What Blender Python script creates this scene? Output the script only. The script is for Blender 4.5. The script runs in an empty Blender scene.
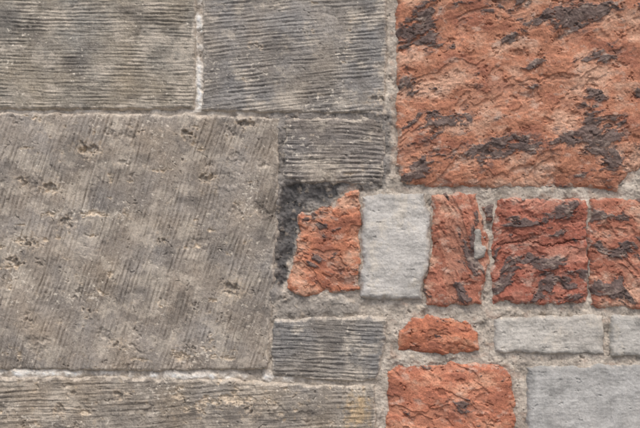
import bpy, math, numpy as np
S=1/320.0; GY=652.0; K=0.59
def lin(c):
    c=np.array(c,float)/255.0
    return np.where(c<=0.04045,c/12.92,((c+0.055)/1.055)**2.4)/K
_t={}
def tab(seed):
    if seed not in _t:
        r=np.random.RandomState(seed); p=r.permutation(256); a=r.rand(256)*2*np.pi
        _t[seed]=(np.concatenate([p,p]),np.cos(a),np.sin(a),r.rand(256),r.rand(256),r.rand(256))
    return _t[seed]
def perlin(x,y,seed):
    P,gx,gy,_,_,_=tab(seed)
    x0=np.floor(x).astype(np.int64); y0=np.floor(y).astype(np.int64)
    fx=x-x0; fy=y-y0; xi=x0&255; yi=y0&255
    u=fx*fx*fx*(fx*(fx*6-15)+10); v=fy*fy*fy*(fy*(fy*6-15)+10)
    def g(i,j,dx,dy):
        h=P[(P[(xi+i)&255]+yi+j)&255]; return gx[h]*dx+gy[h]*dy
    a=g(0,0,fx,fy); b=g(1,0,fx-1,fy); c=g(0,1,fx,fy-1); d=g(1,1,fx-1,fy-1)
    return ((a+(b-a)*u)*(1-v)+(c+(d-c)*u)*v)*1.5
def fbm(x,y,seed,o=4,gain=.5):
    r=0;a=1.0;f=1.0
    for i in range(o):
        r=r+a*perlin(x*f+i*17.3,y*f+i*9.1,seed+i); a*=gain; f*=2.03
    return r
def scat(x,y,seed,pw=3.0):
    P,_,_,r1,r2,r3=tab(seed)
    x0=np.floor(x).astype(np.int64); y0=np.floor(y).astype(np.int64); best=np.zeros_like(x)
    for i in(-1,0,1):
        for j in(-1,0,1):
            h=P[(P[(x0+i)&255]+y0+j)&255]
            d=np.hypot(x0+i+r1[h]-x,y0+j+r2[h]-y); r=0.06+0.55*r3[h]**pw
            best=np.maximum(best,1-d/r)
    return np.clip(best,0,1)
def ss(a,b,x):
    t=np.clip((x-a)/(b-a),0,1); return t*t*(3-2*t)
def sdist(X,Y,pts):
    n=len(pts); d=np.full(X.shape,1e9); ins=np.zeros(X.shape,bool)
    for i in range(n):
        ax,ay=pts[i]; bx,by=pts[(i+1)%n]; ex,ey=bx-ax,by-ay
        t=np.clip(((X-ax)*ex+(Y-ay)*ey)/(ex*ex+ey*ey+1e-9),0,1)
        d=np.minimum(d,(X-ax-t*ex)**2+(Y-ay-t*ey)**2)
        if ay!=by:
            c=((ay>Y)!=(by>Y))&(X<(bx-ax)*(Y-ay)/(by-ay)+ax); ins^=c
    d=np.sqrt(d); return np.where(ins,d,-d)
def ldist(X,Y,pts):
    d=np.full(X.shape,1e9)
    for (ax,ay),(bx,by) in zip(pts[:-1],pts[1:]):
        ex,ey=bx-ax,by-ay
        t=np.clip(((X-ax)*ex+(Y-ay)*ey)/(ex*ex+ey*ey+1e-9),0,1)
        d=np.minimum(d,(X-ax-t*ex)**2+(Y-ay-t*ey)**2)
    return np.sqrt(d)
def bias(X,Y,L):
    r=np.zeros(X.shape)
    for cx,cy,rx,ry,w in L: r+=w*np.exp(-((X-cx)/rx)**2-((Y-cy)/ry)**2)
    return r
def axis(lo,hi,f0,f1,fine,coarse):
    a=[]
    if lo<f0: a.append(np.arange(lo,min(f0,hi),coarse))
    if hi>f0 and lo<f1: a.append(np.arange(max(lo,f0),min(hi,f1),fine))
    if hi>f1: a.append(np.arange(max(lo,f1),hi,coarse))
    return np.concatenate(a+[np.array([hi])])
def mix(a,b,t):
    t=t[...,None]; return a*(1-t)+b*t
def build(name,X,Y,H,C,keep,mat,parent):
    ny,nx=X.shape
    fk=keep[:-1,:-1]&keep[1:,:-1]&keep[:-1,1:]&keep[1:,1:]
    I=np.arange(ny*nx).reshape(ny,nx)
    q=np.stack([I[:-1,:-1],I[1:,:-1],I[1:,1:],I[:-1,1:]],-1)[fk]
    used=np.zeros(ny*nx,bool); used[q.ravel()]=True
    re=np.cumsum(used)-1; q=re[q]
    co=np.stack([(X*S).ravel(),(-H*S).ravel(),((GY-Y)*S).ravel()],-1)[used]
    me=bpy.data.meshes.new(name); nv=len(co); nf=len(q)
    me.vertices.add(nv); me.vertices.foreach_set('co',co.astype(np.float32).ravel())
    me.loops.add(nf*4); me.loops.foreach_set('vertex_index',q.astype(np.int32).ravel())
    me.polygons.add(nf); me.polygons.foreach_set('loop_start',(np.arange(nf)*4).astype(np.int32))
    try: me.polygons.foreach_set('loop_total',np.full(nf,4,np.int32))
    except Exception: pass
    me.update(calc_edges=True)
    me.polygons.foreach_set('use_smooth',np.ones(nf,bool))
    at=me.color_attributes.new('Col','FLOAT_COLOR','POINT')
    cc=np.ones((nv,4),np.float32); cc[:,:3]=np.clip(C.reshape(-1,3)[used],0.004,0.95)
    at.data.foreach_set('color',cc.ravel())
    me.materials.append(mat); me.update()
    ob=bpy.data.objects.new(name,me); bpy.context.collection.objects.link(ob); ob.parent=parent
    return ob
def stone_mat(name,gscale,gamp,bump,rough):
    m=bpy.data.materials.new(name); m.use_nodes=True; N=m.node_tree.nodes; L=m.node_tree.links
    b=N['Principled BSDF']; b.inputs['Roughness'].default_value=rough; b.inputs['Specular IOR Level'].default_value=0.25
    at=N.new('ShaderNodeAttribute'); at.attribute_name='Col'
    tc=N.new('ShaderNodeTexCoord')
    n1=N.new('ShaderNodeTexNoise'); n1.inputs['Scale'].default_value=gscale; n1.inputs['Detail'].default_value=5; n1.inputs['Roughness'].default_value=.75
    L.new(tc.outputs['Object'],n1.inputs['Vector'])
    mr=N.new('ShaderNodeMapRange'); mr.inputs['From Min'].default_value=.3; mr.inputs['From Max'].default_value=.7
    mr.inputs['To Min'].default_value=1-gamp; mr.inputs['To Max'].default_value=1+gamp
    L.new(n1.outputs['Fac'],mr.inputs['Value'])
    vm=N.new('ShaderNodeVectorMath'); vm.operation='SCALE'
    L.new(at.outputs['Color'],vm.inputs[0]); L.new(mr.outputs['Result'],vm.inputs['Scale'])
    L.new(vm.outputs['Vector'],b.inputs['Base Color'])
    bp=N.new('ShaderNodeBump'); bp.inputs['Strength'].default_value=bump; bp.inputs['Distance'].default_value=0.004
    L.new(n1.outputs['Fac'],bp.inputs['Height']); L.new(bp.outputs['Normal'],b.inputs['Normal'])
    return m
MG=stone_mat('weathered_gray_sandstone',230,.3,.65,.92)
MR=stone_mat('red_sandstone',230,.28,.65,.9)
MP=stone_mat('pale_dressed_stone',210,.18,.45,.85)
MM=stone_mat('lime_mortar',220,.24,.7,.95)

wall=bpy.data.objects.new('stone_wall',None); bpy.context.collection.objects.link(wall)
def edgewarp(X,Y,a):
    return X+a*fbm(X/16,Y/16,301,4,.5), Y+a*fbm(X/16,Y/16,331,4,.5)
def ipit(X,Y,cell,seed,pw,aspect=1.0,wa=.22):
    wx=X+wa*cell*fbm(X/(cell*.35),Y/(cell*.35),seed+3,3,.6); wy=Y+wa*cell*fbm(X/(cell*.35),Y/(cell*.35),seed+5,3,.6)
    return scat(wx/cell,wy/(cell*aspect),seed,pw)
def stone(p):
    pts=p['pts']; xs=[a for a,b in pts]; ys=[b for a,b in pts]
    ax=axis(min(xs)-9,max(xs)+9,-15,655,.6,3.2); ay=axis(min(ys)-9,max(ys)+9,-15,443,.6,3.2)
    X,Y=np.meshgrid(ax,ay); sd=p.get('seed',1)*50
    wx,wy=edgewarp(X,Y,p.get('warp',2.2)); d=sdist(wx,wy,pts)
    R=p.get('R',3.0); t=np.clip(1-d/R,0,1); H=-R*.8*(1-np.sqrt(np.clip(1-t*t,0,1)))
    H=H+p.get('lift',0)+np.where(d<0,d*2.2,0)
    kind=p['kind']; base=lin(p['col']); 
    big=fbm(X/70,Y/55,sd+1,4); med=fbm(X/16,Y/16,sd+7,4,.6); fine=fbm(X/3.5,Y/3.5,sd+13,3,.7)
    C=np.ones(X.shape+(3,))*base
    if kind=='gray':
        an=math.radians(p.get('ang',0)); u=-X*math.sin(an)+Y*math.cos(an); v=X*math.cos(an)+Y*math.sin(an)
        lam=p.get('lam',4.6); ta=p.get('amp',.9)
        wu=u+p.get('wave',3)*perlin(v/110,u/90,sd+21)+.7*fbm(v/40,u/14,sd+25,3)
        rid=np.abs(np.sin(np.pi*wu/lam)); 
        streak=fbm(v/34,wu/2.2,sd+29,3,.65)
        am=np.clip(.68+.8*fbm(X/38,Y/30,sd+33,5,.55),.1,1.25)
        tool=(rid-.6)*.6*am+streak*.5*np.clip(am+.25,0,1.2)
        H=H+ta*tool+1.2*big+.26*med*p.get('rough',1)+.17*fine
        val=1+.17*big+.15*med+.15*fine+ta*.26*tool  # colour follows tooling height: furrow grime plus relief shading painted in for contrast
        C=C*np.clip(val,.3,2)[...,None]
        w=fbm(X/50,Y/60,sd+37,4); C=C*np.stack([1+.06*w,1+.01*w,1-.06*w],-1)
        bl=ss(.05,.9,fbm(X/34,Y/30,sd+41,6,.66)+bias(X,Y,p.get('bloom',[])))
        C=mix(C,lin(p.get('bloomc',(174,166,154)))*np.clip(1+ta*.25*tool,.4,2)[...,None],bl*.6)
        dk=ss(.25,.95,fbm(X/50,Y/36,sd+45,6,.62)+bias(X,Y,p.get('soot',[])))
        C=mix(C,lin((84,81,78))*np.clip(1+ta*.25*tool,.4,2)[...,None],dk*.5)
        sp=fbm(X/17,Y/11,sd+49,6,.64)+.3*fbm(X/60,Y/60,sd+55,2)+bias(X,Y,p.get('tan',[]))-p.get('tanthr',1.0)
        sm=ss(0,.14,sp); 
        H=H-sm*(.9+.8*np.clip(sp,0,1.0))+sm*.6*fbm(X/4,Y/4,sd+59,3,.6)
        tc=lin(p.get('tanc',(184,170,151)))
        C=mix(C,tc*np.clip(1+.3*fbm(X/4,Y/4,sd+61,3,.6),.4,2)[...,None],sm*.8)
        halo=ss(-.45,0,sp)*(1-sm); C=mix(C,tc*np.ones(3),halo*.32)
        pt=ipit(X,Y,30,sd+70,5.5,.7)*p.get('pits',1); pt2=ipit(X,Y,7,sd+72,6.5)
        pm=ss(.0,.7,pt); H=H-1.6*pm-.5*ss(0,.8,pt2)
        C=C*(1-.08*ss(.2,.9,pt)-.1*ss(.1,.9,pt2))[...,None]  # pits darkened in colour too, grime with painted cavity shade
        qx=X+3*fbm(X/7,Y/7,sd+63,3); qy=Y+3*fbm(X/7,Y/7,sd+66,3)
        for cx,cy,r,dep in p.get('holes',[]):
            dd=np.hypot(qx-cx+6*fbm(X/9,Y/9,sd+75,3),(qy-cy)*1.35+3*fbm(X/6,Y/6,sd+79,3))/r; hm=ss(1,.35,dd); H=H-dep*.75*hm
            C=mix(C,lin((178,164,146))*np.ones(3),ss(2.0,.8,dd)*.6*ss(-.5,.4,fine)*(1-.6*hm)); C=C*(1-.15*hm)[...,None]
        lk=fbm(X/5,Y/4,sd+77,4,.65)+.5*fbm(X/45,Y/45,sd+78,3)+.5*bias(X,Y,p.get('tan',[])); C=mix(C,lin((202,195,183))*np.ones(3),ss(.85,1.2,lk)*.65)
        for cx,cy,rx,ry in p.get('ochre',[]):
            o=ss(.25,1.0,bias(X,Y,[(cx,cy,rx,ry,1)])+.45*fbm(X/9,Y/9,sd+95,5,.65)); C=mix(C,lin((164,143,112))*np.clip(1+.35*fine,.4,2)[...,None],o*.75)
    elif kind=='red':
        an=math.radians(p.get('ang',18)); u=-X*math.sin(an)+Y*math.cos(an); v=X*math.cos(an)+Y*math.sin(an)
        sz=p.get('sz',1.0)
        wu=u+9*fbm(X/60,Y/60,sd+21,3)
        lay=fbm(v/75/sz,wu/17/sz,sd+25,4,.5); lay2=fbm(v/18,wu/3.2,sd+29,3,.6)
        H=H+2.6*big+.45*med+.35*lay+.14*lay2+.3*fine+p.get('bulge',0)*ss(0,26,d)
        val=1+.14*big+.14*med+.1*lay+.1*lay2+.2*fine
        C=C*np.clip(val,.3,2)[...,None]
        w=fbm(X/62/sz,Y/38/sz,sd+37,6,.6)
        C=mix(C,lin(p.get('c2',(182,150,130)))*np.clip(1+.2*fine,.4,2)[...,None],ss(0,.75,w+.2*lay)*.7)
        C=mix(C,lin(p.get('c3',(128,84,70)))*np.ones(3),ss(.05,.75,-w+.25*lay)*.7)
        sc=fbm(X/52/sz,wu/32/sz,sd+41,5,.48); H=H-1.3*ss(.1,.16,sc)-1.1*ss(.5,.56,sc)
        C=mix(C,lin(p.get('c2',(182,150,130)))*np.ones(3),ss(.1,.16,sc)*.2)
        cr=.9*fbm(v/58/sz,wu/26/sz,sd+45,6,.64)+.1*lay+bias(X,Y,p.get('crust',[]))-p.get('cthr',.55)
        cm=ss(0,.06,cr); flake=fbm(v/9,wu/5,sd+51,3,.6)
        H=H+1.2*cm*(.8+.4*med)+cm*.5*flake
        cc=lin((84,77,75))*np.clip(1+.45*flake,.4,2)[...,None]
        C=mix(C,cc,cm*.9*ss(-1.3,-.6,flake))
        stn=bias(X,Y,p.get('stain',[]))
        thin=ss(-.35,.02,cr+.6*stn)*(1-cm)*ss(-.2,.5,fbm(X/9,Y/6,sd+56,5,.68)+.25*stn); C=mix(C,lin((94,81,77))*np.ones(3),thin*.66)
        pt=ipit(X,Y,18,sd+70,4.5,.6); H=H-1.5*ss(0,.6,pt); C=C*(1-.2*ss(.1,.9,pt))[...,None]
        dust=ss(.3,1,fbm(X/18,Y/11,sd+97,6,.66)); C=mix(C,lin((184,168,155))*np.ones(3),dust*.36)
    else:
        H=H+1.3*big+.35*med+.17*fine+.15*fbm(X/20,Y/3,sd+20,3)
        C=C*np.clip(1+.13*big+.12*med+.1*fine,.3,2)[...,None]
        w=fbm(X/26,Y/34,sd+37,6,.68); C=mix(C,lin(p.get('c2',(184,178,167)))*np.ones(3),ss(0,.9,w)*.7)
        dk=ss(-.1,1.2,fbm(X/30,Y/22,sd+45,6,.7)); C=C*(1-.3*dk)[...,None]
        ch=ss(.85,1.0,fbm(X/11,Y/8,sd+49,5,.6)); H=H-.7*ch; C=C*(1-.12*ch)[...,None]
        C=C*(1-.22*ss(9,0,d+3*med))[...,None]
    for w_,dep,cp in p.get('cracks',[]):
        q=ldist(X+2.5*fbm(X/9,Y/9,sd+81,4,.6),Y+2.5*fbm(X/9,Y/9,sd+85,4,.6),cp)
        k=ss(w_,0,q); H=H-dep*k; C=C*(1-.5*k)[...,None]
    sm=ss(0,2.5,p.get('smear',2.5)+4.5*fbm(X/9,Y/9,sd+90,4,.6)-d)*p.get('smf',.6)
    C=mix(C,lin(p.get('smc',(174,166,155)))*np.clip(1+.2*fine,.4,2)[...,None],sm)
    build(p['name'],X,Y,H,C,d>-6,{'gray':MG,'red':MR,'pale':MP}[kind],wall)

ST=[]
def G(pts,col,**k): ST.append(dict(name='gray_sandstone_block',kind='gray',pts=pts,col=col,seed=len(ST)+1,**k))
def Rd(pts,col,**k): ST.append(dict(dict(name='red_sandstone_block',kind='red',R=5,warp=2.5,smear=.6,smf=.5,lift=.6),pts=pts,col=col,seed=len(ST)+1,**k))
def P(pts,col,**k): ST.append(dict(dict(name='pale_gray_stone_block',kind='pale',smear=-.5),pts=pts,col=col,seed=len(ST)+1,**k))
def rc(a,b,c,d): return [(a,b),(c,b),(c,d),(a,d)]
# --- visible blocks
G([(-150,-95),(195,-95),(195,60),(194,108),(60,109),(-150,107)],(130,125,116),ang=1,lam=3.7,amp=1.0,wave=1.5,pits=.4,tanthr=1.35,
  bloom=[(150,30,40,60,.3)],soot=[(30,60,60,30,.35),(130,8,60,10,.3)],warp=1.5)
G([(203,-95),(386,-95),(386,60),(384,113),(300,112),(203,110)],(127,123,118),ang=-5,lam=3.9,amp=1.05,wave=2.5,pits=.5,tanthr=1.25,
  holes=[(375,98,7,3),(255,45,5,1.5)],tan=[(345,98,40,10,.5)],warp=1.6)
G([(-95,113),(60,113),(180,115),(279,118),(277,200),(272,300),(266,369),(150,371),(-95,368)],(133,126,118),ang=107,lam=4.3,amp=1.3,wave=3,
  pits=.8,tanthr=1.05,
  tan=[(28,240,26,10,1.0),(95,213,42,7,.75),(10,268,12,14,.8),(200,352,50,9,.8),(95,300,20,20,.3),(250,205,14,50,.25),(215,180,12,7,.6),(10,350,20,8,.6),(45,120,30,5,.5),(90,150,14,7,.7),(50,187,12,6,.7),(60,262,30,10,.4)],
  holes=[(90,150,10,5),(50,188,7,4.5),(22,183,5,3),(186,134,6,4.5),(232,289,10,4),(14,262,8,4.5),(28,243,8,4),(66,222,6,3.5),(118,345,6,3.5),(246,124,7,4.5),(88,312,5,3),(206,178,6,3.5),(140,130,4,2.5),(160,240,4,3)],
  bloom=[(60,180,60,60,.3),(100,250,80,40,.35),(180,300,80,40,.3)],soot=[(266,250,12,110,.6)],warp=2)
G([(284,121),(330,118),(386,120),(386,150),(382,184),(345,184),(300,181),(283,176)],(121,115,109),ang=4,lam=5,amp=1.3,wave=7,pits=.7,tanthr=1.1,
  soot=[(300,125,50,7,.5)],tan=[(370,140,20,8,.5),(340,175,30,5,.5)],warp=3,R=5,lift=.5)
G([(275,321),(330,317),(386,318),(385,345),(377,381),(330,380),(272,376),(271,345)],(121,118,114),ang=2,lam=4.2,amp=1.35,wave=2,pits=.5,tanthr=1.3,
  soot=[(330,368,60,12,.4)],warp=2,R=4)
G([(-45,379),(100,378),(230,381),(300,385),(375,387),(376,440),(376,500),(-45,500)],(133,126,117),ang=-3,lam=5.2,amp=.8,wave=4,pits=1,tanthr=.95,rough=1.5,
  tan=[(210,402,45,13,.85),(60,412,30,11,.5),(290,400,30,7,.5)],holes=[(58,410,7,3),(120,395,6,2.5),(250,412,7,3)],bloom=[(90,400,60,20,.3)],warp=2,
  ochre=[(358,410,14,22)])
Rd([(396,-120),(760,-120),(760,100),(700,188),(655,188),(640,166),(628,176),(617,189),(540,187),(480,187),(430,187),(404,182),(398,165),(397,60)],(158,111,89),
  ang=-14,bulge=2,crust=[(428,20,24,18,.6),(475,3,45,8,.55),(595,12,55,16,.5),(540,68,14,9,.6),(432,128,20,11,.7),(638,92,8,16,.75),(470,152,60,11,.45),(560,140,50,12,.5),(620,160,30,12,.4),(500,40,40,8,.35),(610,60,30,10,.35),(408,80,8,30,.3),(530,105,50,18,-.3),(450,80,35,18,-.25)],cthr=.52,sz=.9,
  stain=[(520,145,130,26,.5),(600,25,60,25,.45),(430,20,40,25,.35)])
Rd([(300,214),(320,206),(334,208),(345,193),(360,190),(360,240),(358,291),(325,293),(302,296),(287,288),(292,262),(299,240)],(160,107,84),
  ang=8,crust=[(335,225,14,12,.4),(340,275,20,7,.4)],cthr=.65,c2=(182,149,128),sz=.7)
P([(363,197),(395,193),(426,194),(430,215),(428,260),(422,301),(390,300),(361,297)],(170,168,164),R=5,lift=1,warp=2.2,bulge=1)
Rd([(433,196),(460,192),(477,194),(480,212),(487,236),(489,265),(480,303),(450,306),(425,305),(428,275),(433,240)],(148,99,82),
  ang=65,crust=[(472,240,9,50,.4),(445,205,10,10,.45),(440,280,8,20,.25)],cthr=.56,sz=.7)
Rd([(497,201),(520,198),(560,200),(586,199),(588,230),(587,302),(540,305),(510,302),(493,304),(493,240)],(142,89,75),
  ang=-12,crust=[(520,228,30,13,.5),(570,284,28,20,.65),(535,262,45,9,.5),(500,290,18,12,.5),(560,215,20,8,.35)],cthr=.46,c2=(164,120,104),sz=.7,
  cracks=[(1.2,1.8,[(498,244),(530,241),(545,246),(585,238)])])
Rd([(592,200),(640,198),(690,199),(690,307),(640,308),(592,306),(589,260)],(147,98,81),
  ang=20,crust=[(630,250,28,10,.5),(610,290,30,12,.65),(600,215,12,10,.4)],cthr=.5,sz=.7)
Rd([(399,330),(412,318),(450,317),(466,321),(479,335),(480,351),(455,356),(420,355),(398,353),(396,342)],(160,104,81),
  ang=5,cthr=.9,R=8,bulge=1.5,c2=(180,136,112),sz=.6)
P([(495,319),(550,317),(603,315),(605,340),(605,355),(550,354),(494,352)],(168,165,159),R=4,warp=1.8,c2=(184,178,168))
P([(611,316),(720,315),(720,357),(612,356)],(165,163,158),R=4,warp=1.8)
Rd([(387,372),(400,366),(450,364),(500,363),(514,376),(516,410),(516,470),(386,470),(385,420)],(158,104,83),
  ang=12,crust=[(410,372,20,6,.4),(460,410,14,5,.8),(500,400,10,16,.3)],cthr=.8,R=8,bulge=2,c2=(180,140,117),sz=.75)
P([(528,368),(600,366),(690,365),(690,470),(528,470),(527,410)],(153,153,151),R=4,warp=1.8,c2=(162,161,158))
Rd([(484,207),(493,206),(493,222),(486,221)],(110,80,70),cthr=.2,R=3)
P([(472,228),(481,226),(484,258),(475,259)],(150,146,140),R=4,lift=2.2,warp=4)
# --- rest of the wall, outside the photographed part
gc=[(130,125,116),(133,126,117),(121,117,112)]
for i,(a,b,c,d) in enumerate([(-500,-95,-158,107),(-500,113,-103,368),(-500,378,-52,500),(-500,-300,-260,-102),(-252,-300,40,-102),(47,-300,300,-102),
    (-500,507,-200,652),(-193,507,110,652),(118,507,380,652),(-500,-400,-120,-307),(-112,-400,200,-307),(208,-400,520,-307),(528,-400,840,-307),(848,-400,1140,-307),
    (900,-120,1140,60),(700,316,880,470),(850,480,1140,652)]):
    G(rc(a,b,c,d),gc[i%3],ang=[0,100,4][i%3],lam=9,amp=1.0)
for i,(a,b,c,d) in enumerate([(308,-300,620,-130),(628,-300,880,-130),(888,-300,1140,-128),(770,-120,892,190),(700,199,850,306),(860,199,1140,306),(388,480,600,652),(890,316,1140,470)]):
    Rd(rc(a,b,c,d),[(158,111,89),(147,98,81)][i%2],ang=12,cthr=.6)
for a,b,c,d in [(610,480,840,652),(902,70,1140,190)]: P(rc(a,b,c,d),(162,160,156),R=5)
for p in ST: stone(p)

# --- mortar bed
ax=axis(-500,1140,-15,655,.75,4); ay=axis(-400,652,-15,443,.75,4); X,Y=np.meshgrid(ax,ay)
D=np.full(X.shape,-99.0)
for p in ST:
    xs=[a for a,b in p['pts']]; ys=[b for a,b in p['pts']]
    i0,i1=np.searchsorted(ax,[min(xs)-12,max(xs)+12]); j0,j1=np.searchsorted(ay,[min(ys)-12,max(ys)+12])
    sl=(slice(j0,j1),slice(i0,i1)); D[sl]=np.maximum(D[sl],sdist(X[sl],Y[sl],p['pts']))
big=fbm(X/40,Y/40,901,4); med=fbm(X/13,Y/13,905,4,.5); fine=fbm(X/2.6,Y/2.6,911,3,.75)
wx=X+5*fbm(X/14,Y/14,951,5,.6); wy=Y+5*fbm(X/14,Y/14,961,5,.6)
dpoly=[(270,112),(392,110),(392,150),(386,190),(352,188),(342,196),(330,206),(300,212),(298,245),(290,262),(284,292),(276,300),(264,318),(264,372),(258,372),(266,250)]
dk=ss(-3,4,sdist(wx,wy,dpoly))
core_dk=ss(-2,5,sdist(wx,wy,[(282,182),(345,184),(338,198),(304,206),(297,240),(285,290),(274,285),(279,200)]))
dk2=ss(-4,6,sdist(wx,wy,[(280,296),(362,296),(362,317),(270,320)]))
wh=np.clip(np.exp(-((X-199)/4.5)**2)*(Y<112)+np.exp(-((Y-373-.02*X)/4.0)**2)*ss(320,270,X),0,1)
thin=np.exp(-((Y-111)/3.0)**2)*(X<280)
H=-3.9+1.6*big+1.2*med+.32*fine
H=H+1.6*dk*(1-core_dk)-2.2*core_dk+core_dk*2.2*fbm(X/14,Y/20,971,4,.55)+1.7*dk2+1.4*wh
H=H+bias(X,Y,[(391,150,6,40,1.5),(500,330,14,40,1.2),(505,192,120,5,.5)])
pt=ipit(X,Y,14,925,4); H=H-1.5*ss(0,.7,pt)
agg=ipit(X,Y,7,1027,4); H=H+.6*ss(0,.6,agg)
H=np.where(D>2,H-(D-2)*1.0,H)
C=np.ones(X.shape+(3,))*lin((162,154,144))
C=C*np.clip(1+.16*big+.15*med+.16*fine,.3,2)[...,None]
C=mix(C,lin((190,183,172))*np.ones(3),ss(.0,.9,fbm(X/22,Y/22,931,6,.66))*.65)
C=mix(C,lin((120,113,105))*np.ones(3),ss(.1,.8,fbm(X/16,Y/16,941,6,.66))*.6)
C=mix(C,lin((150,122,106))*np.ones(3),ss(.2,1,fbm(X/20,Y/12,981,5,.6))*.4*(X>390))
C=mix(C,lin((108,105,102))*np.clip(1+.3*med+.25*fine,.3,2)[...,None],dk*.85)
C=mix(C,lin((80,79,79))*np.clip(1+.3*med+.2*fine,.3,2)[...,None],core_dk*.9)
C=mix(C,lin((122,118,113))*np.clip(1+.3*med+.25*fine,.3,2)[...,None],dk2*.75)
C=mix(C,lin((204,201,195))*np.clip(1+.2*med+.12*fine,.3,2)[...,None],wh*ss(-.6,.2,med+.6*big)*.85)
C=mix(C,lin((184,178,169))*np.ones(3),thin*ss(-.3,.4,med)*.6)
C=mix(C,lin((182,168,150))*np.ones(3),ss(.1,.6,agg)*.3)
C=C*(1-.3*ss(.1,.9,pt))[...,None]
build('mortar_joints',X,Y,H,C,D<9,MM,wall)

# --- body of the wall + coping
def box(name,x0,x1,y0,y1,z0,z1,mat,par,bev=.01):
    import bmesh
    bm=bmesh.new(); bmesh.ops.create_cube(bm,size=1)
    for v in bm.verts: v.co=((x0+x1)/2+v.co.x*(x1-x0),(y0+y1)/2+v.co.y*(y1-y0),(z0+z1)/2+v.co.z*(z1-z0))
    bmesh.ops.bevel(bm,geom=bm.edges[:],offset=bev,segments=2,affect='EDGES')
    me=bpy.data.meshes.new(name); bm.to_mesh(me); bm.free(); me.materials.append(mat)
    o=bpy.data.objects.new(name,me); bpy.context.collection.objects.link(o); o.parent=par; return o
def plain(name,c1,c2,sc,bump=.5):
    m=bpy.data.materials.new(name); m.use_nodes=True; N=m.node_tree.nodes; L=m.node_tree.links
    b=N['Principled BSDF']; b.inputs['Roughness'].default_value=.92
    tc=N.new('ShaderNodeTexCoord'); n=N.new('ShaderNodeTexNoise'); n.inputs['Scale'].default_value=sc; n.inputs['Detail'].default_value=10; n.inputs['Roughness'].default_value=.7
    r=N.new('ShaderNodeValToRGB'); r.color_ramp.elements[0].position=.3; r.color_ramp.elements[1].position=.7
    r.color_ramp.elements[0].color=(*c1,1); r.color_ramp.elements[1].color=(*c2,1)
    L.new(tc.outputs['Object'],n.inputs['Vector']); L.new(n.outputs['Fac'],r.inputs['Fac']); L.new(r.outputs['Color'],b.inputs['Base Color'])
    bp=N.new('ShaderNodeBump'); bp.inputs['Strength'].default_value=bump; bp.inputs['Distance'].default_value=.01
    L.new(n.outputs['Fac'],bp.inputs['Height']); L.new(bp.outputs['Normal'],b.inputs['Normal']); return m
core=plain('rubble_core',(.16,.15,.14),(.3,.28,.26),9)
box('wall_core',-500*S,1140*S,.06,.55,0,1050*S,core,wall)
box('coping',-512*S,1152*S,-.05,.6,1052*S,1052*S+.12,core,wall,.02)
me=bpy.data.meshes.new('pavement'); g=400
me.from_pydata([(-g,-g,0),(g,-g,0),(g,g,0),(-g,g,0)],[],[(0,1,2,3)]); me.materials.append(plain('paving',(.13,.125,.12),(.24,.23,.22),6))
bpy.context.collection.objects.link(bpy.data.objects.new('pavement',me))

# --- light
el,az=math.radians(57),math.radians(-34)
w=bpy.data.worlds.new('World'); bpy.context.scene.world=w; w.use_nodes=True
N=w.node_tree.nodes; bg=N['Background']; sk=N.new('ShaderNodeTexSky'); sk.sky_type='NISHITA'; sk.sun_disc=False
sk.sun_elevation=el; sk.sun_rotation=math.radians(180)+az; sk.dust_density=5; sk.air_density=1; sk.ozone_density=.8
w.node_tree.links.new(sk.outputs[0],bg.inputs[0]); bg.inputs[1].default_value=.13
from mathutils import Vector
sd=Vector((math.sin(az)*math.cos(el),-math.cos(az)*math.cos(el),math.sin(el)))
sl=bpy.data.lights.new('sun','SUN'); sl.energy=1.4; sl.angle=math.radians(12); sl.color=(1,.94,.86)
so=bpy.data.objects.new('sun',sl); so.rotation_euler=(-sd).to_track_quat('-Z','Y').to_euler(); bpy.context.collection.objects.link(so)
cam=bpy.data.cameras.new('camera'); co=bpy.data.objects.new('camera',cam); bpy.context.collection.objects.link(co)
cam.lens=54; cam.sensor_width=36; cam.clip_end=2000; co.location=(320*S,-3.0,(GY-214)*S); co.rotation_euler=(math.radians(90),0,0)
sc=bpy.context.scene; sc.camera=co; sc.view_settings.view_transform='Standard'; sc.view_settings.look='None'; sc.view_settings.exposure=0
